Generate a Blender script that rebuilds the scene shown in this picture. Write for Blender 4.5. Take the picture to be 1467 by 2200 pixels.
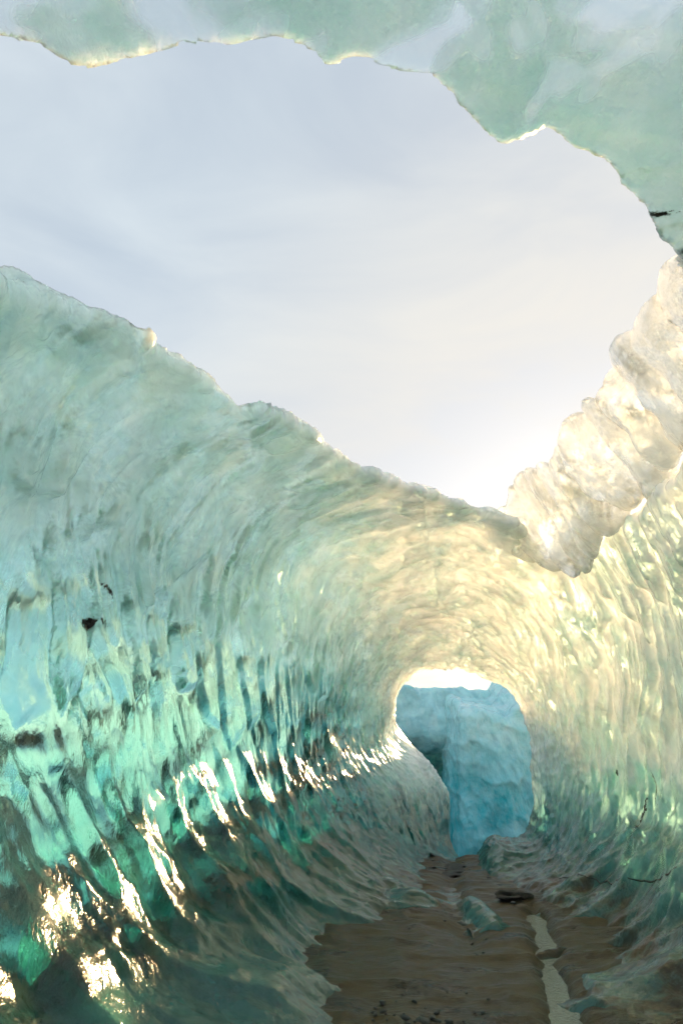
import bpy, math
import numpy as np

for o in list(bpy.data.objects):
    bpy.data.objects.remove(o)
scene = bpy.context.scene
col = scene.collection

# ---------------------------------------------------------------- camera
cam_data = bpy.data.cameras.new('camera')
cam_data.sensor_fit = 'VERTICAL'
cam_data.sensor_height = 36.0
cam_data.lens = 16.0
cam_data.clip_start = 0.05
cam_data.clip_end = 5000.0
cam = bpy.data.objects.new('camera', cam_data)
col.objects.link(cam)
cam.location = (0, 0, 1.6)
cam.rotation_euler = (math.radians(90 + 28), 0, 0)
scene.camera = cam

# ---------------------------------------------------------------- sky and sun
SUN_EL, SUN_AZ = math.radians(16), math.radians(32)      # azimuth clockwise from +Y
SUN_DIR = (math.sin(SUN_AZ) * math.cos(SUN_EL), math.cos(SUN_AZ) * math.cos(SUN_EL), math.sin(SUN_EL))
EXPOSURE = 2.3

world = bpy.data.worlds.new('World')
scene.world = world
world.use_nodes = True


def N(nt, typ, **kw):
    n = nt.nodes.new(typ)
    for k, v in kw.items():
        if k.startswith('i_'):
            n.inputs[k[2:].replace('_', ' ')].default_value = v
        else:
            setattr(n, k, v)
    return n


def build_world():
    nt = world.node_tree
    nt.nodes.clear()
    out = N(nt, 'ShaderNodeOutputWorld')
    bg = N(nt, 'ShaderNodeBackground')
    sky = N(nt, 'ShaderNodeTexSky')
    sky.sky_type = 'NISHITA'
    sky.sun_disc = False
    sky.sun_elevation = SUN_EL
    sky.sun_rotation = SUN_AZ
    sky.air_density = 1.0
    sky.dust_density = 0.7
    sky.ozone_density = 1.0
    co = N(nt, 'ShaderNodeTexCoord')
    # thin veil of high cloud, streaked, and brighter where the sun stands behind it
    mp = N(nt, 'ShaderNodeMapping')
    mp.inputs['Scale'].default_value = (1.2, 3.2, 5.0)
    mp.inputs['Rotation'].default_value = (0.25, 0.1, 0.5)
    nz = N(nt, 'ShaderNodeTexNoise')
    nz.inputs['Scale'].default_value = 1.3
    nz.inputs['Detail'].default_value = 7.0
    nz.inputs['Roughness'].default_value = 0.52
    nz.inputs['Distortion'].default_value = 0.5
    rmp = N(nt, 'ShaderNodeMapRange')
    rmp.inputs['From Min'].default_value = 0.35
    rmp.inputs['From Max'].default_value = 0.72
    rmp.inputs['To Min'].default_value = 0.70
    rmp.inputs['To Max'].default_value = 0.97
    dot = N(nt, 'ShaderNodeVectorMath', operation='DOT_PRODUCT')
    dot.inputs[1].default_value = SUN_DIR
    glow = N(nt, 'ShaderNodeMapRange')
    glow.interpolation_type = 'SMOOTHSTEP'
    glow.inputs['From Min'].default_value = 0.35
    glow.inputs['From Max'].default_value = 1.0
    pw = N(nt, 'ShaderNodeMath', operation='POWER')
    pw.inputs[1].default_value = 1.3
    veil = N(nt, 'ShaderNodeMix', data_type='RGBA')
    veil.inputs['A'].default_value = (2.85, 3.2, 3.45, 1)
    veil.inputs['B'].default_value = (4.0, 3.75, 3.3, 1)
    mix = N(nt, 'ShaderNodeMix', data_type='RGBA')
    L = nt.links.new
    L(co.outputs['Generated'], mp.inputs['Vector'])
    L(mp.outputs['Vector'], nz.inputs['Vector'])
    L(nz.outputs['Fac'], rmp.inputs['Value'])
    L(co.outputs['Generated'], dot.inputs[0])
    L(dot.outputs['Value'], glow.inputs['Value'])
    L(glow.outputs['Result'], pw.inputs[0])
    L(pw.outputs[0], veil.inputs['Factor'])
    L(rmp.outputs['Result'], mix.inputs['Factor'])
    L(sky.outputs['Color'], mix.inputs['A'])
    L(veil.outputs['Result'], mix.inputs['B'])
    L(mix.outputs['Result'], bg.inputs['Color'])
    bg.inputs['Strength'].default_value = 0.05
    L(bg.outputs['Background'], out.inputs['Surface'])


build_world()

sun_data = bpy.data.lights.new('sun', 'SUN')
sun_data.energy = 4.4
sun_data.angle = math.radians(0.8)
sun_data.color = (1.0, 0.66, 0.32)
sun = bpy.data.objects.new('sun', sun_data)
col.objects.link(sun)
sun.rotation_euler = (math.pi / 2 - SUN_EL, 0, math.pi - SUN_AZ)

vs = scene.view_settings
vs.view_transform = 'Standard'
vs.look = 'None'
vs.exposure = EXPOSURE
vs.gamma = 1.0
vs.use_curve_mapping = False

cy = scene.cycles
cy.use_denoising = True
cy.max_bounces = 14
cy.diffuse_bounces = 10
cy.glossy_bounces = 4
cy.transmission_bounces = 10
cy.sample_clamp_indirect = 4.0
cy.caustics_reflective = True
cy.caustics_refractive = True

cy.blur_glossy = 0.6
cy.use_adaptive_sampling = True
cy.adaptive_threshold = 0.03
cy.adaptive_min_samples = 24
# ---------------------------------------------------------------- numpy helpers
RNG = np.random.RandomState(7)
LAT = RNG.rand(64, 64, 64).astype(np.float32) * 2 - 1


def noise3(p, scale, seed=0):
    """smooth value noise, about -1..1"""
    q = p / np.float32(scale) + np.float32(seed * 13.37 + 200.0)
    i = np.floor(q).astype(np.int32)
    f = (q - i).astype(np.float32)
    f = f * f * (3 - 2 * f)
    x0, y0, z0 = (i[..., k] & 63 for k in range(3))
    x1, y1, z1 = (x0 + 1) & 63, (y0 + 1) & 63, (z0 + 1) & 63
    fx, fy, fz = f[..., 0], f[..., 1], f[..., 2]
    a = LAT[x0, y0, z0] * (1 - fx) + LAT[x1, y0, z0] * fx
    b = LAT[x0, y1, z0] * (1 - fx) + LAT[x1, y1, z0] * fx
    c = LAT[x0, y0, z1] * (1 - fx) + LAT[x1, y0, z1] * fx
    d = LAT[x0, y1, z1] * (1 - fx) + LAT[x1, y1, z1] * fx
    a = a * (1 - fy) + b * fy
    c = c * (1 - fy) + d * fy
    return a * (1 - fz) + c * fz


def fbm(p, scale, octaves=3, seed=0):
    s, amp, tot = 0.0, 1.0, 0.0
    for k in range(octaves):
        s = s + amp * noise3(p, scale / 2 ** k, seed + k * 3)
        tot += amp
        amp *= 0.5
    return s / tot


def sstep(a, b, x):
    t = np.clip((x - a) / (b - a), 0, 1)
    return t * t * (3 - 2 * t)


def interp(y, ys, vs):
    return np.interp(y, ys, vs).astype(np.float32)


def _h2(i, j, s):
    n = (i * 374761393 + j * 668265263 + s * 974634777) & 0x7FFFFFFF
    n = ((n ^ (n >> 13)) * 1274126177) & 0x7FFFFFFF
    return ((n ^ (n >> 16)) & 0xFFFF).astype(np.float32) / 65535.0


def cells(u, v, seed=0, lean=0.0):
    """distance to the two nearest feature points of a jittered grid, plus the nearest one's random value.
    lean > 0 pushes each bowl's deepest point towards one side, so one flank is steep."""
    iu = np.floor(u).astype(np.int64)
    iv = np.floor(v).astype(np.int64)
    f1 = np.full(u.shape, 9.0, np.float32)
    f2 = np.full(u.shape, 9.0, np.float32)
    rid = np.zeros(u.shape, np.float32)
    for a in (-1, 0, 1):
        for b in (-1, 0, 1):
            ci, cj = iu + a, iv + b
            px = ci + 0.1 + 0.8 * _h2(ci, cj, seed)
            py = cj + 0.1 + 0.8 * _h2(ci, cj, seed + 5)
            dx = (u - px).astype(np.float32)
            dy = (v - py).astype(np.float32)
            d = np.sqrt(dx * dx + dy * dy + 1e-9) + lean * dx
            nearer = d < f1
            f2 = np.where(nearer, f1, np.minimum(f2, d))
            rid = np.where(nearer, _h2(ci, cj, seed + 9), rid)
            f1 = np.where(nearer, d, f1)
    return f1, f2, rid


def shingles(u, v, seed=0):
    """like cells, plus the offset from the nearest feature point"""
    iu = np.floor(u).astype(np.int64)
    iv = np.floor(v).astype(np.int64)
    f1 = np.full(u.shape, 9.0, np.float32)
    f2 = np.full(u.shape, 9.0, np.float32)
    rid, bx, by = (np.zeros(u.shape, np.float32) for _ in range(3))
    for a in (-1, 0, 1):
        for b in (-1, 0, 1):
            ci, cj = iu + a, iv + b
            dx = (u - (ci + 0.15 + 0.7 * _h2(ci, cj, seed))).astype(np.float32)
            dy = (v - (cj + 0.15 + 0.7 * _h2(ci, cj, seed + 5))).astype(np.float32)
            d = np.sqrt(dx * dx + dy * dy + 1e-9)
            nearer = d < f1
            f2 = np.where(nearer, f1, np.minimum(f2, d))
            rid = np.where(nearer, _h2(ci, cj, seed + 9), rid)
            bx = np.where(nearer, dx, bx)
            by = np.where(nearer, dy, by)
            f1 = np.where(nearer, d, f1)
    return f1, f2, rid, bx, by


def poly_dist(px, py, poly):
    """signed distance to a closed polygon, negative inside"""
    n = len(poly)
    d = np.full(px.shape, 1e9, np.float32)
    inside = np.zeros(px.shape, bool)
    for k in range(n):
        ax, ay = poly[k]
        bx, by = poly[(k + 1) % n]
        ex, ey = bx - ax, by - ay
        wx, wy = px - ax, py - ay
        t = np.clip((wx * ex + wy * ey) / (ex * ex + ey * ey + 1e-12), 0, 1)
        d = np.minimum(d, (wx - ex * t) ** 2 + (wy - ey * t) ** 2)
        c = ((ay > py) != (by > py)) & (px < ex * (py - ay) / ((by - ay) + 1e-12) + ax)
        inside ^= c
    d = np.sqrt(d)
    return np.where(inside, -d, d)


def smax(a, b, k):
    h = np.clip(0.5 + 0.5 * (a - b) / k, 0, 1)
    return b + (a - b) * h + k * h * (1 - h)


def smin(a, b, k):
    return -smax(-a, -b, k)


def surface_nets(sdf, lo, hi, h, K=4, reach=1.0):
    """mesh the zero level of sdf (negative = solid) on a sparse grid of step h"""
    lo = np.array(lo, np.float32)
    n = np.ceil((np.array(hi) - lo) / (h * K)).astype(int)
    H = h * K
    gi = np.stack(np.meshgrid(*[np.arange(m) for m in n], indexing='ij'), -1).reshape(-1, 3)
    keep = []
    for s in range(0, len(gi), 400000):
        g = gi[s:s + 400000]
        v = sdf(lo + (g.astype(np.float32) + 0.5) * H)
        keep.append(g[np.abs(v) < H * 0.87 * 1.6 * reach + h])
    act = np.concatenate(keep)
    off = np.stack(np.meshgrid(*[np.arange(K + 1)] * 3, indexing='ij'), -1).reshape(-1, 3)
    N = n * K + 2
    ids, pos, edges = [], [], ([], [], [])
    ax_off = [(1, 0, 0), (0, 1, 0), (0, 0, 1)]
    for s in range(0, len(act), 4000):
        base = act[s:s + 4000] * K
        g = base[:, None, :] + off[None]
        val = sdf((lo + g.astype(np.float32) * h).reshape(-1, 3)).reshape(-1, K + 1, K + 1, K + 1)
        neg = val < 0
        cnt = sum(neg[:, a:K + a, b:K + b, c:K + c].astype(np.int8) for a in (0, 1) for b in (0, 1) for c in (0, 1))
        m, x, y, z = np.nonzero((cnt > 0) & (cnt < 8))
        if not len(m):
            continue
        cell = base[m] + np.stack([x, y, z], -1)
        acc = np.zeros((len(m), 3), np.float32)
        num = np.zeros(len(m), np.float32)
        for a in range(3):
            o = [k for k in range(3) if k != a]
            for p in (0, 1):
                for q in (0, 1):
                    c0 = np.zeros(3, int)
                    c0[o[0]], c0[o[1]] = p, q
                    c1 = c0.copy()
                    c1[a] = 1
                    v0 = val[m, x + c0[0], y + c0[1], z + c0[2]]
                    v1 = val[m, x + c1[0], y + c1[1], z + c1[2]]
                    cr = (v0 < 0) != (v1 < 0)
                    t = np.where(cr, v0 / (v0 - v1 + 1e-12), 0)
                    add = np.tile(c0.astype(np.float32), (len(m), 1))
                    add[:, a] = t
                    acc += np.where(cr[:, None], add, 0)
                    num += cr
        ids.append((cell[:, 0].astype(np.int64) * N[1] + cell[:, 1]) * N[2] + cell[:, 2])
        pos.append(lo + (cell + acc / num[:, None]) * h)
        for a in range(3):
            d = ax_off[a]
            v0 = val[m, x, y, z] < 0
            v1 = val[m, x + d[0], y + d[1], z + d[2]] < 0
            cr = v0 != v1
            edges[a].append(np.concatenate([cell[cr], v0[cr][:, None]], 1))
    ids = np.concatenate(ids)
    pos = np.concatenate(pos).astype(np.float32)
    order = np.argsort(ids)
    ids, pos = ids[order], pos[order]
    quads = []
    for a in range(3):
        e = np.concatenate(edges[a])
        b, c = (a + 1) % 3, (a + 2) % 3
        loop = []
        for db, dc in ((0, 0), (1, 0), (1, 1), (0, 1)):
            g = e[:, :3].copy()
            g[:, b] -= db
            g[:, c] -= dc
            key = (g[:, 0].astype(np.int64) * N[1] + g[:, 1]) * N[2] + g[:, 2]
            k = np.clip(np.searchsorted(ids, key), 0, len(ids) - 1)
            k = np.where(ids[k] == key, k, -1)
            loop.append(k)
        q = np.stack(loop, -1)
        flip = e[:, 3] == 0
        q[flip] = q[flip][:, ::-1]
        quads.append(q[(q >= 0).all(1)])
    return pos, np.concatenate(quads)


def vnormals(pos, quads):
    a = pos[quads[:, 2]] - pos[quads[:, 0]]
    b = pos[quads[:, 3]] - pos[quads[:, 1]]
    fn = np.cross(a, b)
    vn = np.zeros_like(pos)
    for k in range(4):
        for c in range(3):
            vn[:, c] += np.bincount(quads[:, k], fn[:, c], len(pos))
    return vn / (np.linalg.norm(vn, axis=1, keepdims=True) + 1e-12)


# ---------------------------------------------------------------- the cave as a solid
# axis of the meltwater tunnel: centre line, half width, floor and roof height along y (metres, camera near y = 0)
AY = [-6.0, 0.0, 2.5, 4.6, 6.5, 8.5, 10.4, 12.0, 14.0]
ACX = [-0.6, 0.15, 0.55, 0.95, 1.35, 1.85, 2.30, 2.60, 2.9]
AHW = [2.9, 3.0, 3.0, 2.85, 2.55, 1.95, 1.48, 1.35, 1.35]
ATOP = [4.6, 4.9, 5.0, 5.0, 4.75, 3.9, 3.15, 2.9, 2.8]
ABOT = [-0.25, -0.25, -0.25, -0.25, -0.25, -0.25, -0.22, -0.3, -0.5]


def axis(y):
    return interp(y, AY, ACX), interp(y, AY, AHW), interp(y, AY, ATOP), interp(y, AY, ABOT)


FIN_Z = [-0.6, -0.2, 0.4, 0.88, 1.42, 2.16, 2.6, 3.2]
FIN_X = [2.45, 2.30, 2.25, 2.13, 1.77, 1.14, 0.6, -0.6]
HUMPS = [(1.66, 6.7, 0.20, 0.75, 0.30), (0.85, 7.3, 0.34, 0.35, 0.20), (0.55, 5.3, 0.25, 0.30, 0.22), (0.75, 8.6, 0.35, 0.5, 0.18)]


def cavity(p):
    """negative in the air of the tunnel, positive in the ice, about metres"""
    x, y, z = p[..., 0], p[..., 1], p[..., 2]
    cx, hw, top, bot = axis(y)
    cz, b = (top + bot) * 0.5, (top - bot) * 0.5
    dx, dz = np.abs(x - cx) / hw, np.abs(z - cz) / b
    n = 2.35
    r = (dx ** n + dz ** n + 1e-6) ** (1 / n)
    d = (r - 1) * np.minimum(hw, b)
    # the left wall swings across the far mouth low down
    fin = (interp(z, FIN_Z, FIN_X) - 0.72 * np.abs(11.6 - y) - x) * 0.7
    d = smax(d, fin, 0.35)
    # bank of ice along the right foot near the mouth, humps of bare ice in the floor
    bank = -0.45 + 0.62 * sstep(7.6, 9.6, y) * sstep(0.15, 0.75, x - 0.20 * y)
    for hx, hy, sx, sy, hh in HUMPS:
        bank = np.maximum(bank, -0.28 + hh * np.exp(-((x - hx) / sx) ** 2 - ((y - hy) / sy) ** 2))
    d = smax(d, (bank - z) * 0.85, 0.12)
    return d + 0.13 * noise3(p, 1.7, 1) + 0.06 * noise3(p, 0.8, 2)


def thickness(p):
    """the roof and the right side are thin and let the sun through, the left wall thickens towards its foot"""
    x, y, z = p[..., 0], p[..., 1], p[..., 2]
    t = 0.145 + 0.04 * noise3(p, 0.9, 5) + 0.075 * noise3(p, 0.26, 6)
    t = t + 0.12 * sstep(2.4, 1.6, y) * sstep(3.0, 4.0, z)
    t = t + 0.30 * sstep(3.2, 0.2, z) + 0.35 * sstep(3.6, 0.5, z) * sstep(0.8, -1.6, x - 0.1 * y)
    t = t * (1 - 0.25 * sstep(3.0, 4.0, z))
    return np.maximum(t, 0.075)


# skylight: a flaring shaft with its apex far below the floor
APEX = np.array([0.3, 3.2, -4.5], np.float32)
HOLE = [(-3.076, -2.375), (-2.851, -2.168), (-2.69, -1.864), (-2.601, -1.564), (-2.489, -1.438), (-2.325, -1.195), (-2.146, -0.976), (-1.871, -0.557), (-1.604, -0.114), (-1.386, 0.341), (-1.147, 0.372), (-0.79, 0.804), (-0.54, 1.163), (-0.377, 1.486), (-0.26, 1.635), (0.117, 1.894), (0.601, 2.28), (1.106, 2.523), (1.552, 2.688), (2.044, 2.941), (2.408, 3.076), (3.086, 3.727), (3.656, 3.802), (3.492, 2.461), (3.401, 1.29), (3.346, 0.547), (3.286, -0.044), (2.815, -0.807), (2.41, -1.177), (2.024, -1.374), (1.855, -1.439), (1.724, -1.58), (1.509, -1.692), (1.342, -1.787), (1.118, -1.835), (1.012, -1.884), (0.92, -1.906), (0.705, -1.792), (0.601, -1.853), (0.38, -2.009), (0.21, -2.125), (0.051, -2.148), (-0.078, -2.155), (-0.132, -2.187), (-0.234, -2.2), (-0.374, -2.157), (-0.436, -2.22), (-0.532, -2.266), (-0.652, -2.299), (-0.875, -2.288), (-1.123, -2.285), (-1.374, -2.276), (-1.651, -2.296), (-1.718, -2.334), (-1.801, -2.401), (-1.872, -2.441), (-1.984, -2.485), (-2.266, -2.567), (-2.651, -2.634)]


def shaft(p):
    """negative in the air of the skylight shaft"""
    w = p - APEX
    k = np.float32(9.5) / np.maximum(w[..., 2], 0.5)
    d = poly_dist(w[..., 0] * k, w[..., 1] * k, HOLE) / k
    d = d + (0.035 * noise3(p, 0.21, 11) + 0.028 * noise3(p, 0.085, 12)) * sstep(1.4, 3.0, p[..., 1])
    return np.where(w[..., 2] > 6.5, d, 3.0).astype(np.float32)


def end_cut(p):
    """positive beyond the far mouth of the tunnel: the left lip reaches farther than the right one"""
    x, y, z = p[..., 0], p[..., 1], p[..., 2]
    xl = interp(z, FIN_Z, FIN_X)
    ye = 10.25 + 1.45 * sstep(0.9, 0.0, x - xl) * sstep(2.9, 1.9, z)
    return y - ye - 0.12 * noise3(p, 0.6, 21) - 0.05 * noise3(p, 0.25, 22)


def d_overhang(p):
    return np.maximum(p[..., 1] - 1.35 - 0.8 * sstep(-0.5, 2.0, p[..., 0]) + 0.2 * noise3(p, 1.1, 31), 3.1 - p[..., 2])


def shell_sdf(part):
    def f(p):
        c = cavity(p)
        d = d_overhang(p) * (1 if part == 'over' else -1)
        ramp = np.maximum(d, 0) * 0.25
        hole = shaft(p)
        t = thickness(p)
        if part == 'over':
            t = t * (0.30 + 0.70 * sstep(0.05, 0.75, hole))      # the overhang thins to a sharp lip
        s = np.maximum(-c + ramp, c - t + ramp)                  # ice between inner and outer skin
        s = smax(s, -hole, 0.03)
        s = np.maximum(s, end_cut(p))
        s = np.maximum(s, -0.75 - p[..., 2])
        s = np.maximum(s, -3.0 - p[..., 1])
        return np.maximum(s, d - (0.9 if part == 'over' else 0.25))
    return f


# the right edge of the skylight: a hanging curtain of ice, crest and foot along y
RY = [1.9, 2.35, 2.74, 3.2, 3.5, 3.7, 4.4, 4.95, 5.7, 6.3, 6.6, 7.0]
RX = [2.85, 2.75, 2.78, 2.83, 2.85, 2.85, 2.83, 2.80, 2.76, 2.70, 2.66, 2.60]
RT = [5.25, 5.29, 5.26, 5.3, 5.38, 5.12, 5.24, 5.02, 5.36, 5.33, 5.15, 4.8]
RB = [4.05, 4.05, 4.05, 4.02, 4.0, 4.0, 3.95, 3.88, 3.75, 3.75, 4.1, 4.7]


TONGUE = 0.36


def tongue(p):
    """position across the hanging tongue a point belongs to (-1..1) and that tongue's random value"""
    u = (p[..., 1] + 0.22 * (p[..., 2] - 4.5) + 0.26 * noise3(p * np.array([1, 1, 0.4], np.float32), 0.7, 54)) / TONGUE
    k = np.floor(u)
    f = u - k
    i = k.astype(np.int64)
    return f * 2 - 1, _h2(i, i * 0 + 3, 17), _h2(i, i * 0 + 5, 23)


def curtain_sdf(p):
    x, y, z = p[..., 0], p[..., 1], p[..., 2]
    f, r1, r2 = tongue(p)
    bul = np.sqrt(np.maximum(1 - 0.92 * f * f, 0))
    zt = interp(y, RY, RT) - 0.09 * f * f + 0.06 * (r2 - 0.5) + 0.02 * noise3(p, 0.1, 52)
    zb = interp(y, RY, RB) + 0.10 * f * f + 0.22 * (r1 - 0.45)
    zt0 = interp(y, RY, RT)
    xr = interp(y, RY, RX) + 0.46 * (zt0 - z) * sstep(-0.2, 0.6, zt0 - z) + 0.05 * (r2 - 0.5) + 0.10 * noise3(p, 0.35, 51)
    body = 0.35 + 0.65 * sstep(0.0, 0.8, zt0 - z)
    front = (0.04 + 0.13 * bul * (0.7 + 0.6 * r1)) * body
    root = 0.20 * np.exp(-((z - 4.45) / 0.3) ** 2)
    d = np.maximum(xr - x - front, x - xr - 0.04 - root) * 0.8
    d = smax(d, z - zt, 0.05)
    d = smax(d, (zb - z) * 0.7, 0.26)
    return np.maximum(np.maximum(d, 1.75 - y), y - 7.1)


def pillar_sdf(p):
    """broad block of glacier ice beyond the mouth, its top sloping back"""
    x, y, z = p[..., 0], p[..., 1], p[..., 2]
    q = p * np.array([1, 1, 0.35], np.float32)
    xl = 3.55 - 0.10 * (2.5 - z) + 0.12 * noise3(q, 0.7, 61)
    yf = 14.6 + 0.25 * np.abs(x - 4.6) + 0.05 * z + 0.30 * noise3(q, 0.9, 62) + 0.10 * noise3(q, 0.3, 63)
    d = smax((xl - x) * 0.9, (yf - y) * 0.85, 0.25)
    top = 2.75 + 0.30 * (y - 14.8) - 0.16 * (x - 3.6) + 1.85 * sstep(4.9, 6.2, x) + 0.10 * noise3(p, 0.5, 64)  # hidden rise on the right, added to keep sun off the near left wall
    d = smax(d, (z - top) * 0.9, 0.18)
    return np.maximum(np.maximum(np.maximum(d, y - 17.5), x - 9.0), -2.4 - z)


def crevasse_sdf(p):
    x, y, z = p[..., 0], p[..., 1], p[..., 2]
    q = p * np.array([1, 1, 0.5], np.float32)
    yf = 17.0 + 2.4 * sstep(2.2, 0.8, z) * sstep(1.2, 2.4, x) + 0.35 * noise3(q, 1.1, 71) + 0.12 * noise3(q, 0.35, 72) - 0.25 * np.maximum(1.6 - x, 0)
    d = (yf - y) * 0.8
    top = 3.75 + 0.10 * noise3(p, 0.6, 73) - 0.06 * (x - 2)
    d = smax(d, z - top, 0.15)
    return np.maximum(np.maximum(np.maximum(d, y - 20.5), np.maximum(x - 6.5, -3.0 - x)), -2.4 - z)


def scallops(p, n, big=1.0):
    """meltwater scallops: shallow bowls with sharp crests that run up the wall, into the air of the cave"""
    x, y, z = p[:, 0], p[:, 1], p[:, 2]
    cx, hw, top, bot = axis(y)
    cz = (top + bot) * 0.5
    th = np.arctan2(x - cx, cz - z)                       # 0 at the floor, + to the right
    v = th * 2.4
    u = y * 1.02 + 0.26 * (z - 1.0) + 0.22 * noise3(p, 0.9, 41)
    v = v + 0.25 * noise3(p, 0.8, 42)
    far = sstep(5.0, 9.5, y)
    roof = sstep(3.2, 4.4, z)
    foot = sstep(-0.15, 0.55, z)
    high = sstep(1.3, 2.3, z) * (1 - far)                # long tongues hang on the upper walls
    h = np.zeros(len(p), np.float32)
    f1, f2, r = cells(u / 0.40, v / 0.95, 1, 0.45)
    bowl = np.clip(f1, 0, 1.4) ** 1.6 * (0.9 + (r - 0.5) * sstep(0.0, 0.3, f2 - f1))
    h += (1 - high) * (0.25 * (1 - far) + 0.04) * bowl * (0.75 + 0.25 * foot)
    # tongues overlap like shingles: proud at the lower tip and on the near side
    down = np.where(x < cx, 1.0, -1.0)
    f1, f2, r, bx, by = shingles(u / 0.36, v / 1.15, 1)
    edge = sstep(0.0, 0.16, f2 - f1)
    lobe = (0.30 + 0.75 * by * down - 0.55 * bx + 0.5 * (r - 0.5)) * edge + 0.25 * (1 - f1 ** 2)
    h += high * 0.13 * lobe * (1 - 0.45 * roof)
    f1, f2, r = cells(u / 0.19 + 3.3, v / np.where(x < cx, 0.40, 0.32), 2, 0.45)
    bowl = np.clip(f1, 0, 1.4) ** 1.7 * (0.8 + (r - 0.5) * sstep(0.0, 0.3, f2 - f1))
    g1, g2, r2, bx, by = shingles(u / 0.16 + 1.7, v / 0.48, 6)
    lobe = (0.25 + 0.7 * by * down - 0.5 * bx) * sstep(0.0, 0.2, g2 - g1) * (0.3 + r2)
    h += (1 - high) * (0.105 - 0.030 * far + 0.02 * (x > cx)) * bowl * (0.8 + 0.2 * foot)
    h += high * 0.050 * lobe * sstep(0.35, 0.6, 0.5 + 0.5 * noise3(p, 0.8, 46))
    crumb = sstep(1.8, 4.0, z) * (0.5 + 0.5 * sstep(-0.2, 0.4, noise3(p, 0.9, 45)))
    f1, f2, r = cells(u / 0.09, v / 0.19, 3, 0.35)
    h += (0.022 + 0.006 * crumb + 0.012 * far) * np.clip(f1, 0, 1.2) ** 1.8 * (0.3 + r)
    h += (0.003 + 0.014 * crumb) * fbm(p, 0.12, 2, 44)
    return h * big


def mesh_object(name, pos, quads, mat, parent=None, smooth=True, attrs=None):
    me = bpy.data.meshes.new(name)
    me.vertices.add(len(pos))
    me.vertices.foreach_set('co', np.ascontiguousarray(pos, np.float32).ravel())
    nq = len(quads)
    k = quads.shape[1]
    me.loops.add(nq * k)
    me.loops.foreach_set('vertex_index', quads.astype(np.int32).ravel())
    me.polygons.add(nq)
    me.polygons.foreach_set('loop_start', np.arange(0, nq * k, k, dtype=np.int32))
    me.polygons.foreach_set('loop_total', np.full(nq, k, np.int32))
    if smooth:
        me.polygons.foreach_set('use_smooth', np.ones(nq, bool))
    me.update()
    me.validate()
    me.materials.append(mat)
    o = bpy.data.objects.new(name, me)
    col.objects.link(o)
    if parent:
        o.parent = parent
    return o


def tag(o, label=None, cat=None, group=None, kind=None):
    for k, v in (('label', label), ('category', cat), ('group', group), ('kind', kind)):
        if v:
            o[k] = v
    return o


# ---------------------------------------------------------------- materials
class Nodes:
    """small helper that chains shader nodes"""
    def __init__(s, name):
        s.mat = bpy.data.materials.new(name)
        s.mat.use_nodes = True
        s.nt = s.mat.node_tree
        s.bsdf = s.nt.nodes['Principled BSDF']
        s.out = s.nt.nodes['Material Output']
        s.co = N(s.nt, 'ShaderNodeTexCoord').outputs['Object']
        sep = N(s.nt, 'ShaderNodeSeparateXYZ')
        s.link(s.co, sep.inputs[0])
        s.x, s.y, s.z = sep.outputs

    def link(s, a, b):
        s.nt.links.new(a, b)

    def put(s, sock, v):
        if isinstance(v, (int, float)):
            sock.default_value = v
        elif isinstance(v, tuple):
            sock.default_value = v if len(v) == 4 or len(sock.default_value) == 3 else (*v, 1)
        else:
            s.link(v, sock)

    def math(s, op, a, b=0.0, clamp=False):
        n = N(s.nt, 'ShaderNodeMath', operation=op, use_clamp=clamp)
        s.put(n.inputs[0], a)
        s.put(n.inputs[1], b)
        return n.outputs[0]

    def step(s, v, lo, hi, a=0.0, b=1.0):
        n = N(s.nt, 'ShaderNodeMapRange', interpolation_type='SMOOTHSTEP')
        s.put(n.inputs['Value'], v)
        s.put(n.inputs['From Min'], lo)
        s.put(n.inputs['From Max'], hi)
        s.put(n.inputs['To Min'], a)
        s.put(n.inputs['To Max'], b)
        return n.outputs['Result']

    def scaled(s, sc, rot=(0, 0, 0)):
        n = N(s.nt, 'ShaderNodeMapping')
        n.inputs['Scale'].default_value = sc
        n.inputs['Rotation'].default_value = rot
        s.link(s.co, n.inputs['Vector'])
        return n.outputs['Vector']

    def noise(s, scale, detail=4.0, rough=0.55, vec=None, dist=0.0):
        n = N(s.nt, 'ShaderNodeTexNoise')
        n.inputs['Scale'].default_value = scale
        n.inputs['Detail'].default_value = detail
        n.inputs['Roughness'].default_value = rough
        n.inputs['Distortion'].default_value = dist
        s.link(vec if vec is not None else s.co, n.inputs['Vector'])
        return n.outputs['Fac']

    def voronoi(s, scale, vec=None, feature='F1'):
        n = N(s.nt, 'ShaderNodeTexVoronoi', feature=feature)
        n.inputs['Scale'].default_value = scale
        s.link(vec if vec is not None else s.co, n.inputs['Vector'])
        return n.outputs['Distance']

    def mix(s, f, a, b):
        n = N(s.nt, 'ShaderNodeMix', data_type='RGBA')
        s.put(n.inputs['Factor'], f)
        s.put(n.inputs['A'], a)
        s.put(n.inputs['B'], b)
        return n.outputs['Result']

    def bump(s, h, strength, dist, prev=None):
        n = N(s.nt, 'ShaderNodeBump')
        n.inputs['Strength'].default_value = strength
        n.inputs['Distance'].default_value = dist
        s.link(h, n.inputs['Height'])
        if prev is not None:
            s.link(prev, n.inputs['Normal'])
        return n.outputs['Normal']

    def set(s, **kw):
        for k, v in kw.items():
            s.put(s.bsdf.inputs[k.replace('_', ' ')], v)


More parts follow.
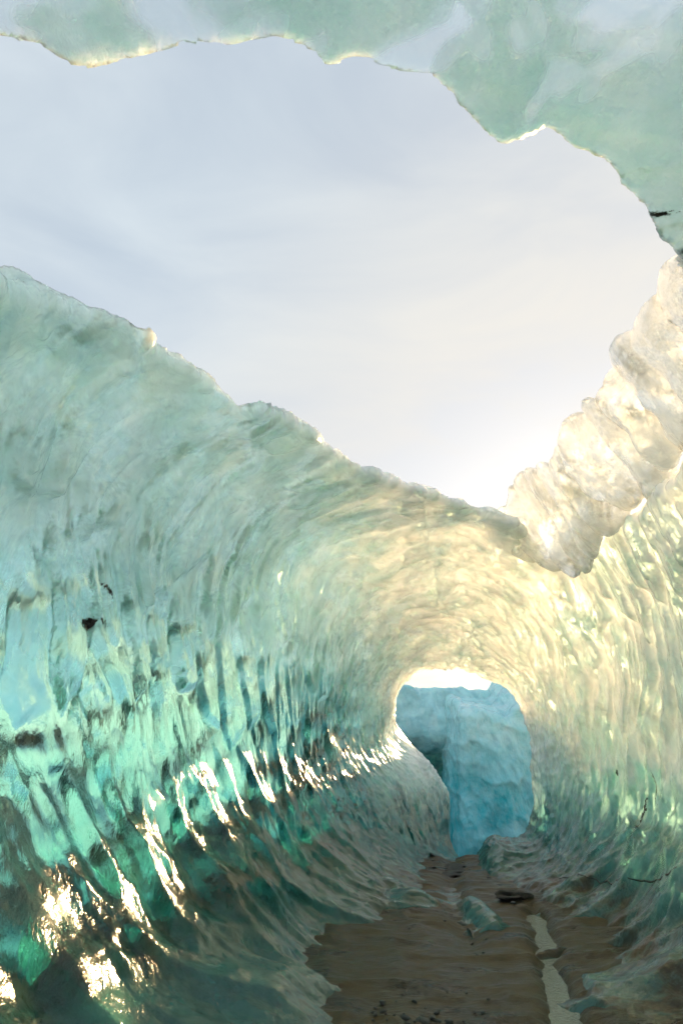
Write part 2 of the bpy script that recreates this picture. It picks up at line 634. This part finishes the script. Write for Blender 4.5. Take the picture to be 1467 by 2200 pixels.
def ice_material(name, pale, teal, radius, scale, clear=(0.0, 0.2), cave=False, rough=0.08, b1=0.25, b2=0.16, absorb=(0.30, 0.80, 0.78), adens=0.3, sss=1.0, coat=0.5, windows=False, sky_shading=False):
    m = Nodes(name)
    patch = m.noise(1.1, 5, 0.6, m.scaled((1, 1, 1.5)), 0.8)
    fine = m.noise(5.0, 6, 0.65, m.scaled((1, 1, 0.6)), 0.6)
    # bubbly white ice and clear blue ice in cloudy layers
    f = m.step(m.math('ADD', m.math('MULTIPLY', patch, 0.65), m.math('MULTIPLY', fine, 0.35)), 0.38, 0.66)
    tr = m.step(m.noise(2.3, 4, 0.6, m.scaled((1, 1, 0.7)), 1.0), 0.42, 0.66, clear[0], clear[1])
    weight = sss
    if cave:
        side = m.math('SUBTRACT', m.x, m.math('MULTIPLY', m.y, 0.12))
        left = m.step(side, 0.4, -1.7)
        low = m.step(m.math('ADD', m.z, m.math('MULTIPLY', patch, 1.6)), 4.4, 1.5)
        pool = m.math('MULTIPLY', left, low)                      # old clear blue ice low in the left wall
        pale = m.mix(left, pale, (0.80, 0.98, 0.91, 1))
        f = m.math('ADD', m.math('MULTIPLY', f, 0.15), m.math('MULTIPLY', pool, m.math('ADD', m.math('MULTIPLY', f, 0.5), 0.42)), True)
        color = m.mix(f, pale, teal)
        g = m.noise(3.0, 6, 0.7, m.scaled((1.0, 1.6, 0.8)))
        basal = m.math('MULTIPLY', m.step(m.math('ADD', m.z, m.math('MULTIPLY', g, 1.3)), 2.2, 0.8), 0.92)
        color = m.mix(basal, color, (0.11, 0.46, 0.42, 1))
        # dirt film at the wall foot, also painting the brown floor's reflection, and specks
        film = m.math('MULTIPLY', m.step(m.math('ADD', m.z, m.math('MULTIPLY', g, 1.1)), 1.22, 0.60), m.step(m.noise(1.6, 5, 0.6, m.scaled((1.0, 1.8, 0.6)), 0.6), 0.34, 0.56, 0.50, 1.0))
        # bare ice: humps in the floor, the bank by the mouth, the far lip
        bare = m.step(m.y, 8.3, 9.6)
        for hx, hy, sx, sy in ((1.66, 6.7, 0.26, 0.8), (0.85, 7.3, 0.36, 0.4)):
            ex = m.math('POWER', m.math('ABSOLUTE', m.math('DIVIDE', m.math('SUBTRACT', m.x, hx), sx)), 2.0)
            ey = m.math('POWER', m.math('ABSOLUTE', m.math('DIVIDE', m.math('SUBTRACT', m.y, hy), sy)), 2.0)
            bare = m.math('MAXIMUM', bare, m.step(m.math('ADD', m.math('ADD', ex, ey), m.math('MULTIPLY', fine, 0.8)), 1.5, 0.6))
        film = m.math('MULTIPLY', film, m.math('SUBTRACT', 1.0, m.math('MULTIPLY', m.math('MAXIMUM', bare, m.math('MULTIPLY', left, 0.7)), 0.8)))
        speck = m.step(m.noise(38, 3, 0.6), 0.72, 0.77)
        zone = m.step(m.noise(0.9, 3, 0.5), 0.56, 0.70)
        film = m.math('MAXIMUM', film, m.math('MULTIPLY', m.math('MULTIPLY', speck, zone), 0.7))
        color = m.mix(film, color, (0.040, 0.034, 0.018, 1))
        dull = m.math('MAXIMUM', m.math('MULTIPLY', basal, 0.7), m.math('MULTIPLY', pool, 0.4))
        weight = m.math('MULTIPLY', m.math('SUBTRACT', 1.0, film), m.math('SUBTRACT', 1.0, dull))
        tr = m.math('ADD', m.math('ADD', tr, m.math('MULTIPLY', left, 0.36)), m.math('MULTIPLY', m.math('MAXIMUM', pool, basal), 0.75), True)
        tr = m.math('MULTIPLY', tr, m.math('SUBTRACT', 1.0, film))
    elif windows:
        w = m.step(m.noise(1.7, 2, 0.5, None, 0.4), 0.52, 0.60)     # smooth clear panes in cloudy ice
        tr = m.math('ADD', m.math('MULTIPLY', w, 0.20), 0.80)
        color = m.mix(w, m.mix(f, pale, teal), (0.93, 0.97, 0.97, 1))
    else:
        if sky_shading:   # sky-lit top and pit shade painted in: paler above, bluer below
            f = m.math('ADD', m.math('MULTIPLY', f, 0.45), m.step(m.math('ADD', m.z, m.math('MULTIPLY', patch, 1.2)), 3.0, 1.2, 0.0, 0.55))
        color = m.mix(f, pale, teal)
    wet = coat
    gloss = rough
    if cave:
        wet = m.math('MULTIPLY', m.math('SUBTRACT', 1.0, m.math('MULTIPLY', film, 0.3)), coat)
        gloss = m.math('ADD', m.math('MULTIPLY', film, 0.16), rough)
    n = m.bump(m.noise(9, 4, 0.55, m.scaled((1.4, 1.4, 0.6))), b1, 0.05)
    n = m.bump(m.noise(36, 5, 0.6, m.scaled((1.3, 1.3, 0.7))), b2, 0.012, n)
    m.set(Base_Color=color, Subsurface_Weight=weight, Subsurface_Radius=radius, Subsurface_Scale=scale, Roughness=gloss, IOR=1.31,
          Transmission_Weight=tr if clear[1] > 0 else 0.0, Normal=n, Coat_Weight=wet, Coat_Roughness=0.22, Coat_IOR=1.5, Coat_Normal=n)
    if clear[1] > 0:
        va = N(m.nt, 'ShaderNodeVolumeAbsorption')
        va.inputs['Color'].default_value = (*absorb, 1)
        va.inputs['Density'].default_value = adens
        m.link(va.outputs[0], m.out.inputs['Volume'])
    return m.mat


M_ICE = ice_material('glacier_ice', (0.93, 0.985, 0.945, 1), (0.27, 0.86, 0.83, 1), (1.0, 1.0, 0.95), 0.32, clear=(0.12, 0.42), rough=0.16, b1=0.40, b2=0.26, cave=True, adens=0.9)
M_CURTAIN = ice_material('curtain_ice', (0.97, 0.97, 0.94, 1), (0.92, 0.95, 0.92, 1), (1, 1, 1), 0.28, clear=(0.42, 0.88), rough=0.05, b1=0.5, b2=0.35, adens=0.1)
M_OVER = ice_material('clear_ice', (0.80, 0.92, 0.86, 1), (0.58, 0.81, 0.71, 1), (0.9, 1, 0.95), 0.08, clear=(0.5, 1.0), rough=0.025, b1=0.4, b2=0.3, windows=True)
M_BLUE = ice_material('blue_ice', (0.52, 0.83, 0.87, 1), (0.03, 0.45, 0.53, 1), (0.3, 0.8, 0.9), 0.08, clear=(0, 0), rough=0.25, coat=0.3, b1=0.7, b2=0.5, sss=0.5, sky_shading=True)
M_BLUE_SHADED = ice_material('shaded_blue_ice', (0.50, 0.82, 0.87, 1), (0.01, 0.26, 0.35, 1), (0.3, 0.8, 0.9), 0.12, clear=(0, 0), rough=0.25, coat=0.2, b1=0.5, b2=0.4, sss=0.5, sky_shading=True)  # darker copy of the blue ice, the cleft's shade put into its colour


def silt_material():
    m = Nodes('silt')
    a = m.noise(2.2, 6, 0.65, m.scaled((0.7, 1.6, 1)))
    b = m.noise(45, 5, 0.7)
    c = m.mix(m.step(a, 0.35, 0.7), (0.028, 0.018, 0.006, 1), (0.100, 0.066, 0.022, 1))
    c = m.mix(m.step(b, 0.62, 0.78), c, (0.022, 0.019, 0.016, 1))
    n = m.bump(m.noise(60, 6, 0.7), 0.9, 0.014)
    n = m.bump(m.noise(9, 5, 0.6, m.scaled((0.6, 1.8, 1))), 0.7, 0.05, n)
    m.set(Base_Color=c, Roughness=m.step(a, 0.35, 0.65, 0.25, 0.6), Normal=n)
    return m.mat


def water_material():
    m = Nodes('meltwater')
    n = m.bump(m.noise(22, 5, 0.65, m.scaled((1.0, 1.7, 1)), 0.8), 1.0, 0.05)
    m.set(Base_Color=(0.62, 0.56, 0.44), Roughness=0.06, IOR=1.33, Normal=n, Coat_Weight=1.0, Coat_Roughness=0.1, Coat_IOR=1.6, Coat_Normal=n)
    return m.mat


def plain(name, a, b, scale, rough, bump=0.5, dist=0.02):
    m = Nodes(name)
    k = m.noise(scale, 6, 0.65)
    m.set(Base_Color=m.mix(m.step(k, 0.35, 0.65), a, b), Roughness=rough, Normal=m.bump(m.noise(scale * 2.5, 6, 0.65), bump, dist))
    return m.mat


M_SILT = silt_material()
M_WATER = water_material()
M_DIRT = plain('glacial_dirt', (0.012, 0.012, 0.011, 1), (0.035, 0.032, 0.028, 1), 14, 0.6)
M_STONE = plain('wet_basalt', (0.014, 0.013, 0.012, 1), (0.05, 0.046, 0.04, 1), 9, 0.35)
M_GRIT = plain('black_grit', (0.008, 0.007, 0.006, 1), (0.028, 0.023, 0.017, 1), 40, 0.6, 0.9, 0.02)
M_DARK_BANK = plain('added_dark_bank', (0.035, 0.032, 0.026, 1), (0.10, 0.09, 0.07, 1), 6, 0.8, 0.9, 0.05)
M_SNOW = plain('glacier_surface', (0.55, 0.60, 0.63, 1), (0.74, 0.77, 0.78, 1), 0.5, 0.6, 0.6, 0.2)

STEP = 0.022
# ---------------------------------------------------------------- setting
def sheet(name, xs, ys, height, mat):
    X, Y = np.meshgrid(xs, ys, indexing='ij')
    Z = height(X.astype(np.float32), Y.astype(np.float32))
    pos = np.stack([X, Y, Z], -1).reshape(-1, 3)
    i = np.arange(X.size).reshape(X.shape)
    q = np.stack([i[:-1, :-1], i[1:, :-1], i[1:, 1:], i[:-1, 1:]], -1).reshape(-1, 4)
    return mesh_object(name, pos, q, mat)


STREAM_Y = [2.0, 3.2, 4.3, 5.02, 6.13, 6.9, 8.0, 9.0, 9.6]
STREAM_X = [0.95, 1.25, 1.52, 1.72, 2.06, 2.26, 2.62, 2.85, 2.95]


def p2(x, y, z=0.0):
    return np.stack([x, y, np.zeros_like(x) + z], -1).astype(np.float32)


def silt_height(x, y):
    q = p2(x, y)
    cx = interp(y, AY, ACX)
    h = -0.05 + 0.03 * fbm(q * np.array([0.6, 1.3, 1], np.float32), 0.55, 3, 81) + 0.035 * ((x - cx) / 1.2) ** 2
    f1, f2, r = cells(y / 0.20 + 0.5 * noise3(q, 0.5, 82), x / 0.42 + 0.4 * noise3(q, 0.4, 84), 7, 0.3)
    h += 0.080 * np.clip(f1, 0, 1.1) ** 1.8 * (0.7 + (r - 0.5) * sstep(0, 0.3, f2 - f1))
    f1, f2, r = cells(y / 0.075 + 0.5 * noise3(q, 0.2, 85), x / 0.16, 8, 0.2)
    h += 0.010 * np.clip(f1, 0, 1.1) ** 1.8
    # trough down the middle
    tx = interp(y, [3, 5.5, 6.5, 8, 10], [1.0, 1.15, 1.35, 1.5, 2.0])
    h -= 0.07 * np.exp(-((x - tx) / 0.16) ** 2) * sstep(5.2, 6.3, y)
    sx = interp(y, STREAM_Y, STREAM_X) + 0.04 * noise3(q, 0.3, 83) + 0.015 * noise3(q, 0.1, 86)
    dam = sstep(0.65, 0.10, np.abs(y - 7.40) + 0.12 * noise3(q, 0.15, 88))
    h -= (0.105 * np.exp(-((x - sx) / (0.112 + 0.03 * noise3(q, 0.2, 87))) ** 2)) * (1 - dam) * (1 + 0.30 * noise3(q, 0.16, 89))
    h += 0.05 * dam * np.exp(-((x - sx) / 0.3) ** 2)
    h -= 0.9 * sstep(10.2, 12.5, y) + 0.035 * sstep(5.0, 6.0, x) * ((x - cx) / 1.2) ** 2
    return h


tag(sheet('cave_floor', np.concatenate([np.arange(-2.6, 5.4, 0.028), np.arange(5.5, 9.0, 0.2)]), np.concatenate([np.arange(-3.0, 2.4, 0.12), np.arange(2.4, 12.6, 0.028), np.arange(12.7, 20, 0.15)]), silt_height, M_SILT), kind='structure')  # far stretch past the mouth added to cut bounce onto the ice block
tag(sheet('ground', np.linspace(-1500, 1500, 61), np.linspace(-1500, 1500, 61),
          lambda x, y: -1.0 + 0 * x - 1.0 * sstep(11, 13, y) * sstep(30, 20, y) * sstep(10, 8, np.abs(x)), M_SNOW), kind='structure')



def dark_bank_height(x, y):  # unseen bank outside, added to darken the lower right ice
    cx, hw, top, bot = axis(y)
    out = np.abs(x - cx) - hw
    return -0.95 + np.where(x > cx, 1.25, 0.0) * sstep(0.15, 0.75, out) + 0.12 * fbm(p2(x, y), 0.9, 3, 95)


tag(sheet('added_dark_bank', np.arange(-9, 11.5, 0.2), np.arange(-3, 10.6, 0.2), dark_bank_height, M_DARK_BANK), kind='structure')


def stream_mesh():
    ys = np.arange(2.0, 9.6, 0.05)
    sx = np.interp(ys, STREAM_Y, STREAM_X)
    wid = np.linspace(-0.12, 0.12, 7)
    pos = np.array([(sx[k] + w, ys[k], -0.085) for k in range(len(ys)) for w in wid])
    i = np.arange(len(pos)).reshape(len(ys), 7)
    q = np.stack([i[:-1, :-1], i[:-1, 1:], i[1:, 1:], i[1:, :-1]], -1).reshape(-1, 4)
    return mesh_object('meltwater_stream', pos, q, M_WATER)


tag(stream_mesh(), kind='structure')


def solid(name, sdf, lo, hi, step, mat, disp=None, **kw):
    pos, quads = surface_nets(sdf, lo, hi, step)
    if disp is not None:
        n = vnormals(pos, quads)
        pos = pos + n * disp(pos, n)[:, None]
    o = mesh_object(name, pos, quads, mat)
    return tag(o, **kw)


def shell_disp(pos, n):
    inner = cavity(pos) < thickness(pos) * 0.5
    return scallops(pos, n) * np.where(inner, 1, 0.3)


def window(sdf, y0, y1):
    return lambda p: np.maximum(sdf(p), np.maximum(y0 - p[..., 1], p[..., 1] - y1))


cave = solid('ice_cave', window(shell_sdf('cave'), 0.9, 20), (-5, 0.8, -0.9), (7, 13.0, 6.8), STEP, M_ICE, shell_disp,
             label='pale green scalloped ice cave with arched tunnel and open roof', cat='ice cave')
rear = solid('rear_wall', window(shell_sdf('cave'), -3, 0.95), (-5, -3.2, -0.9), (7, 1.1, 6.8), 0.10, M_ICE)
rear.parent = cave
solid('ice_overhang', window(shell_sdf('over'), -0.6, 20), (-5, -0.8, 2.0), (5, 3.4, 6.8), 0.03, M_OVER, lambda p, n: 0.4 * shell_disp(p, n),
      label='glassy green ice overhang along the top of the skylight', cat='ice overhang')


def lump_disp(pos, n):
    y, z = pos[:, 1], pos[:, 2]
    f1, f2, r = cells(y / 0.12 + 0.2 * z, z / 0.30 + 0.3 * noise3(pos, 0.4, 91), 12, 0.2)
    g1, g2, r2 = cells(y / 0.07 + 0.3 * z, z / 0.12 + 0.3 * noise3(pos, 0.3, 96), 14, 0.3)
    return 0.022 * (1 - f1 ** 2) + 0.016 * g1 ** 1.6 + 0.010 * fbm(pos, 0.13, 2, 92)


solid('ice_curtain', curtain_sdf, (1.8, 1.6, 2.8), (4.0, 7.3, 5.9), 0.024, M_CURTAIN, lump_disp,
      label='golden backlit curtain of lumpy ice hanging on the right of the skylight', cat='ice curtain')


def flute_disp(pos, n):
    x, y, z = pos[:, 0], pos[:, 1], pos[:, 2]
    f1, f2, r = cells(x / 0.24 + 0.5 * noise3(pos, 0.6, 93), z / 0.45, 13, 0.3)
    return 0.11 * f1 ** 1.8 * (0.4 + r) + 0.04 * fbm(pos, 0.2, 3, 94)


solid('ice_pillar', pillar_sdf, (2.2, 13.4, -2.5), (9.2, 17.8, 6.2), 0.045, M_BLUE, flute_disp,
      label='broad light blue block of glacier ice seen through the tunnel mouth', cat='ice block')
solid('crevasse_wall', crevasse_sdf, (-3.3, 15.3, -2.5), (6.8, 20.7, 4.6), 0.08, M_BLUE_SHADED, flute_disp,
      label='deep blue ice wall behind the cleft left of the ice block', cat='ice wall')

# ---------------------------------------------------------------- dirt frozen into the ice, stones on the silt
from mathutils import Vector, Matrix, noise as mnoise
import random
import bmesh

random.seed(5)


def blob(name, size, seed, mat, rough=0.35, sub=2):
    """irregular stone-like lump with the given full extents"""
    bm = bmesh.new()
    bmesh.ops.create_icosphere(bm, subdivisions=sub, radius=0.5)
    off = Vector((seed * 3.1, seed * 1.7, seed * 2.3))
    for v in bm.verts:
        k = 1 + rough * mnoise.noise(v.co * 2.2 + off) + 0.5 * rough * mnoise.noise(v.co * 5.5 + off)
        v.co = Vector((v.co.x * size[0], v.co.y * size[1], v.co.z * size[2])) * k
    me = bpy.data.meshes.new(name)
    bm.to_mesh(me)
    bm.free()
    for p in me.polygons:
        p.use_smooth = True
    me.materials.append(mat)
    o = bpy.data.objects.new(name, me)
    col.objects.link(o)
    return o


def on_ice(host, point):
    ok, loc, nor, idx = host.closest_point_on_mesh(Vector(point))
    return loc, nor


def frame(normal, tilt):
    """matrix whose z is the surface normal and whose x runs up the wall, turned by tilt"""
    z = normal.normalized()
    up = Vector((0, 0, 1)) if abs(z.z) < 0.9 else Vector((0, 1, 0))
    x = (up - z * up.dot(z)).normalized()
    y = z.cross(x)
    m = Matrix((x, y, z)).transposed()
    return m @ Matrix.Rotation(tilt, 3, 'Z')


over = bpy.data.objects['ice_overhang']
INCLUSIONS = [
    # point, extents (along, across, out of the wall), tilt, host, name, label, category
    ((-2.17, 3.89, 2.60), (0.10, 0.22, 0.05), 0.3, cave, 'dirt_pocket', 'round black dirt pocket frozen in the left ice wall below a dark streak', 'dirt'),
    ((-2.14, 3.89, 2.89), (0.035, 0.20, 0.03), -0.35, cave, 'dirt_streak', 'thin black dirt streak in the left ice wall above the round dirt pocket', 'dirt'),
    ((3.71, 6.70, 0.85), (0.52, 0.09, 0.05), 0.1, cave, 'dirt_streak', 'long vertical black dirt streak on the right tunnel wall', 'dirt'),
    ((3.86, 6.45, 1.25), (0.26, 0.06, 0.04), 0.3, cave, 'dirt_streak', 'short black dirt streak above the long one on the right tunnel wall', 'dirt'),
    ((3.84, 7.25, 1.37), (0.06, 0.05, 0.03), 0.0, cave, 'pebble', 'small dark pebble in the right tunnel wall left of the dirt streaks', 'pebble'),
    ((2.06, 1.70, 4.71), (0.03, 0.13, 0.03), 0.3, over, 'dirt_streak', 'short black dirt dash near the right edge of the glassy overhang', 'dirt'),
]
def grit_cluster(name, pt, ext, tilt, host, seed):
    """a pocket of grit frozen in: grains of many sizes, dense in the middle, set into the ice surface"""
    rnd = random.Random(seed)
    loc, nor = on_ice(host, pt)
    fr = frame(nor, tilt)
    bm = bmesh.new()
    for k in range(90):
        a, b = rnd.gauss(0, 0.30), rnd.gauss(0, 0.30)
        p, n = on_ice(host, loc + fr @ Vector((a * ext[0], b * ext[1], 0)))
        s = min(ext[0], ext[1]) * rnd.uniform(0.10, 0.42) * math.exp(-(a * a + b * b) * 2.5)
        s = min(max(s, 0.004), 0.03)
        m4 = Matrix.Translation(p - n * s * 0.15) @ frame(n, rnd.uniform(0, 6.3)).to_4x4() @ Matrix.Diagonal((s * rnd.uniform(0.8, 1.8), s, s * 0.35, 1))
        vs = bmesh.ops.create_icosphere(bm, subdivisions=1, radius=1.0, matrix=m4)['verts']
        for v in vs:
            v.co += Vector((rnd.uniform(-1, 1), rnd.uniform(-1, 1), rnd.uniform(-1, 1))) * s * 0.2
    me = bpy.data.meshes.new(name)
    bm.to_mesh(me)
    bm.free()
    me.materials.append(M_DIRT)
    o = bpy.data.objects.new(name, me)
    col.objects.link(o)
    return o


for k, (pt, ext, tilt, host, name, label, cat) in enumerate(INCLUSIONS):
    o = grit_cluster(name, pt, ext, tilt, host, k + 3)
    tag(o, label, cat, 'dirt frozen into the ice', 'stuff')


# dark line of old meltwater level along the right foot
def level_line():
    pts = []
    for k in range(60):
        t = k / 59
        p = Vector((2.9 + 0.6 * t, 7.7 - 2.3 * t, 0.16 + 0.34 * t))
        loc, nor = on_ice(cave, p)
        pts.append((loc, nor))
    vs, fs = [], []
    for k, (loc, nor) in enumerate(pts):
        d = (pts[min(k + 1, 59)][0] - pts[max(k - 1, 0)][0]).normalized()
        s = nor.cross(d).normalized()
        w = 0.004 + 0.008 * k / 59 * (1 + 0.5 * math.sin(k * 0.7))
        for a in range(5):
            an = math.pi * a / 4
            vs.append(loc + s * (w * math.cos(an)) + nor * (0.010 * math.sin(an) - 0.002))
        if k:
            b = (k - 1) * 5
            for a in range(4):
                fs.append((b + a, b + a + 1, b + a + 6, b + a + 5))
    return mesh_object('dirt_line', np.array([tuple(v) for v in vs]), np.array(fs), M_DIRT)


tag(level_line(), 'thin dark dirt line running along the right tunnel wall above the floor', 'dirt', 'dirt frozen into the ice')

# stones and clods lying on the silt
stone_meshes = [blob('stone', (1, 1.25, 0.7), 40 + k, M_STONE, 0.5, 2) for k in range(7)]
for o in stone_meshes:
    col.objects.unlink(o)


def stones(spots, what, where, group, cat='stone', name='stone'):
    spots = sorted(spots, key=lambda s: -s[2])
    rest = spots[2:]
    marks = {0: 'largest ', 1: 'second largest '}
    ends = {}
    if len(rest) > 4:
        ends[min(rest, key=lambda s: s[0])] = 'leftmost '
        ends.setdefault(max(rest, key=lambda s: s[0]), 'rightmost ')
        ends.setdefault(min(rest, key=lambda s: s[1]), 'nearest ')
        ends.setdefault(max(rest, key=lambda s: s[1]), 'farthest ')
    for k, sp in enumerate(spots):
        x, y, s = sp
        o = stone_meshes[random.randrange(7)].copy()
        o.name = name
        col.objects.link(o)
        z = float(silt_height(np.array([x], np.float32), np.array([y], np.float32))[0])
        o.location = (x, y, z + 0.15 * s)
        o.scale = (s * random.uniform(0.8, 1.3), s * random.uniform(0.8, 1.2), s * random.uniform(0.6, 0.9))
        o.rotation_euler = (random.uniform(-0.3, 0.3), random.uniform(-0.3, 0.3), random.uniform(0, 6.28))
        tag(o, marks.get(k, ends.get(sp, 'small ')) + what + ' ' + where, cat, group)


def scatter(cx, cy, sx, sy, n, smin, smax_):
    return [(random.gauss(cx, sx), random.gauss(cy, sy), smin + (smax_ - smin) * random.random() ** 2) for _ in range(n)]


def mound(x, y, sx, sy, h, seed, label):
    o = blob('grit_mound', (sx, sy, h), seed, M_GRIT, 0.9, 4)
    z = float(silt_height(np.array([x], np.float32), np.array([y], np.float32))[0])
    o.location = (x, y, z + 0.004)
    tag(o, label, 'grit', 'mounds of black grit')


mound(1.85, 9.35, 0.75, 0.8, 0.10, 72, 'black grit mound where the floor ends at the tunnel mouth')
mound(2.15, 7.33, 0.44, 0.20, 0.10, 73, 'small black grit mound damming the meltwater stream')
stones(scatter(0.40, 4.47, 0.22, 0.12, 34, 0.018, 0.06), 'dark clod', 'in the heap of grit at the bottom of the picture', 'clods in the front grit heap')
stones(scatter(2.16, 7.30, 0.14, 0.06, 12, 0.02, 0.06), 'dark stone', 'in the little dam across the meltwater stream', 'stones of the stream dam')
stones(scatter(1.80, 9.5, 0.22, 0.3, 16, 0.03, 0.09), 'dark stone', 'in the rubble where the floor meets the tunnel mouth', 'rubble at the tunnel mouth')
stones(scatter(2.45, 8.6, 0.25, 0.06, 9, 0.025, 0.06), 'dark stone', 'along the foot of the right ice bank', 'stones along the ice bank')
stones(scatter(1.25, 6.3, 0.10, 0.4, 8, 0.02, 0.05), 'dark stone', 'in the trough down the middle of the floor', 'stones in the floor trough')
stones([(0.3 + 1.1 * random.random(), 4.5 + 4.0 * random.random(), 0.014 + 0.02 * random.random()) for _ in range(12)], 'dark pebble', 'alone on the open brown silt', 'pebbles scattered on the silt', 'pebble', 'pebble')
for o in stone_meshes:
    bpy.data.objects.remove(o)
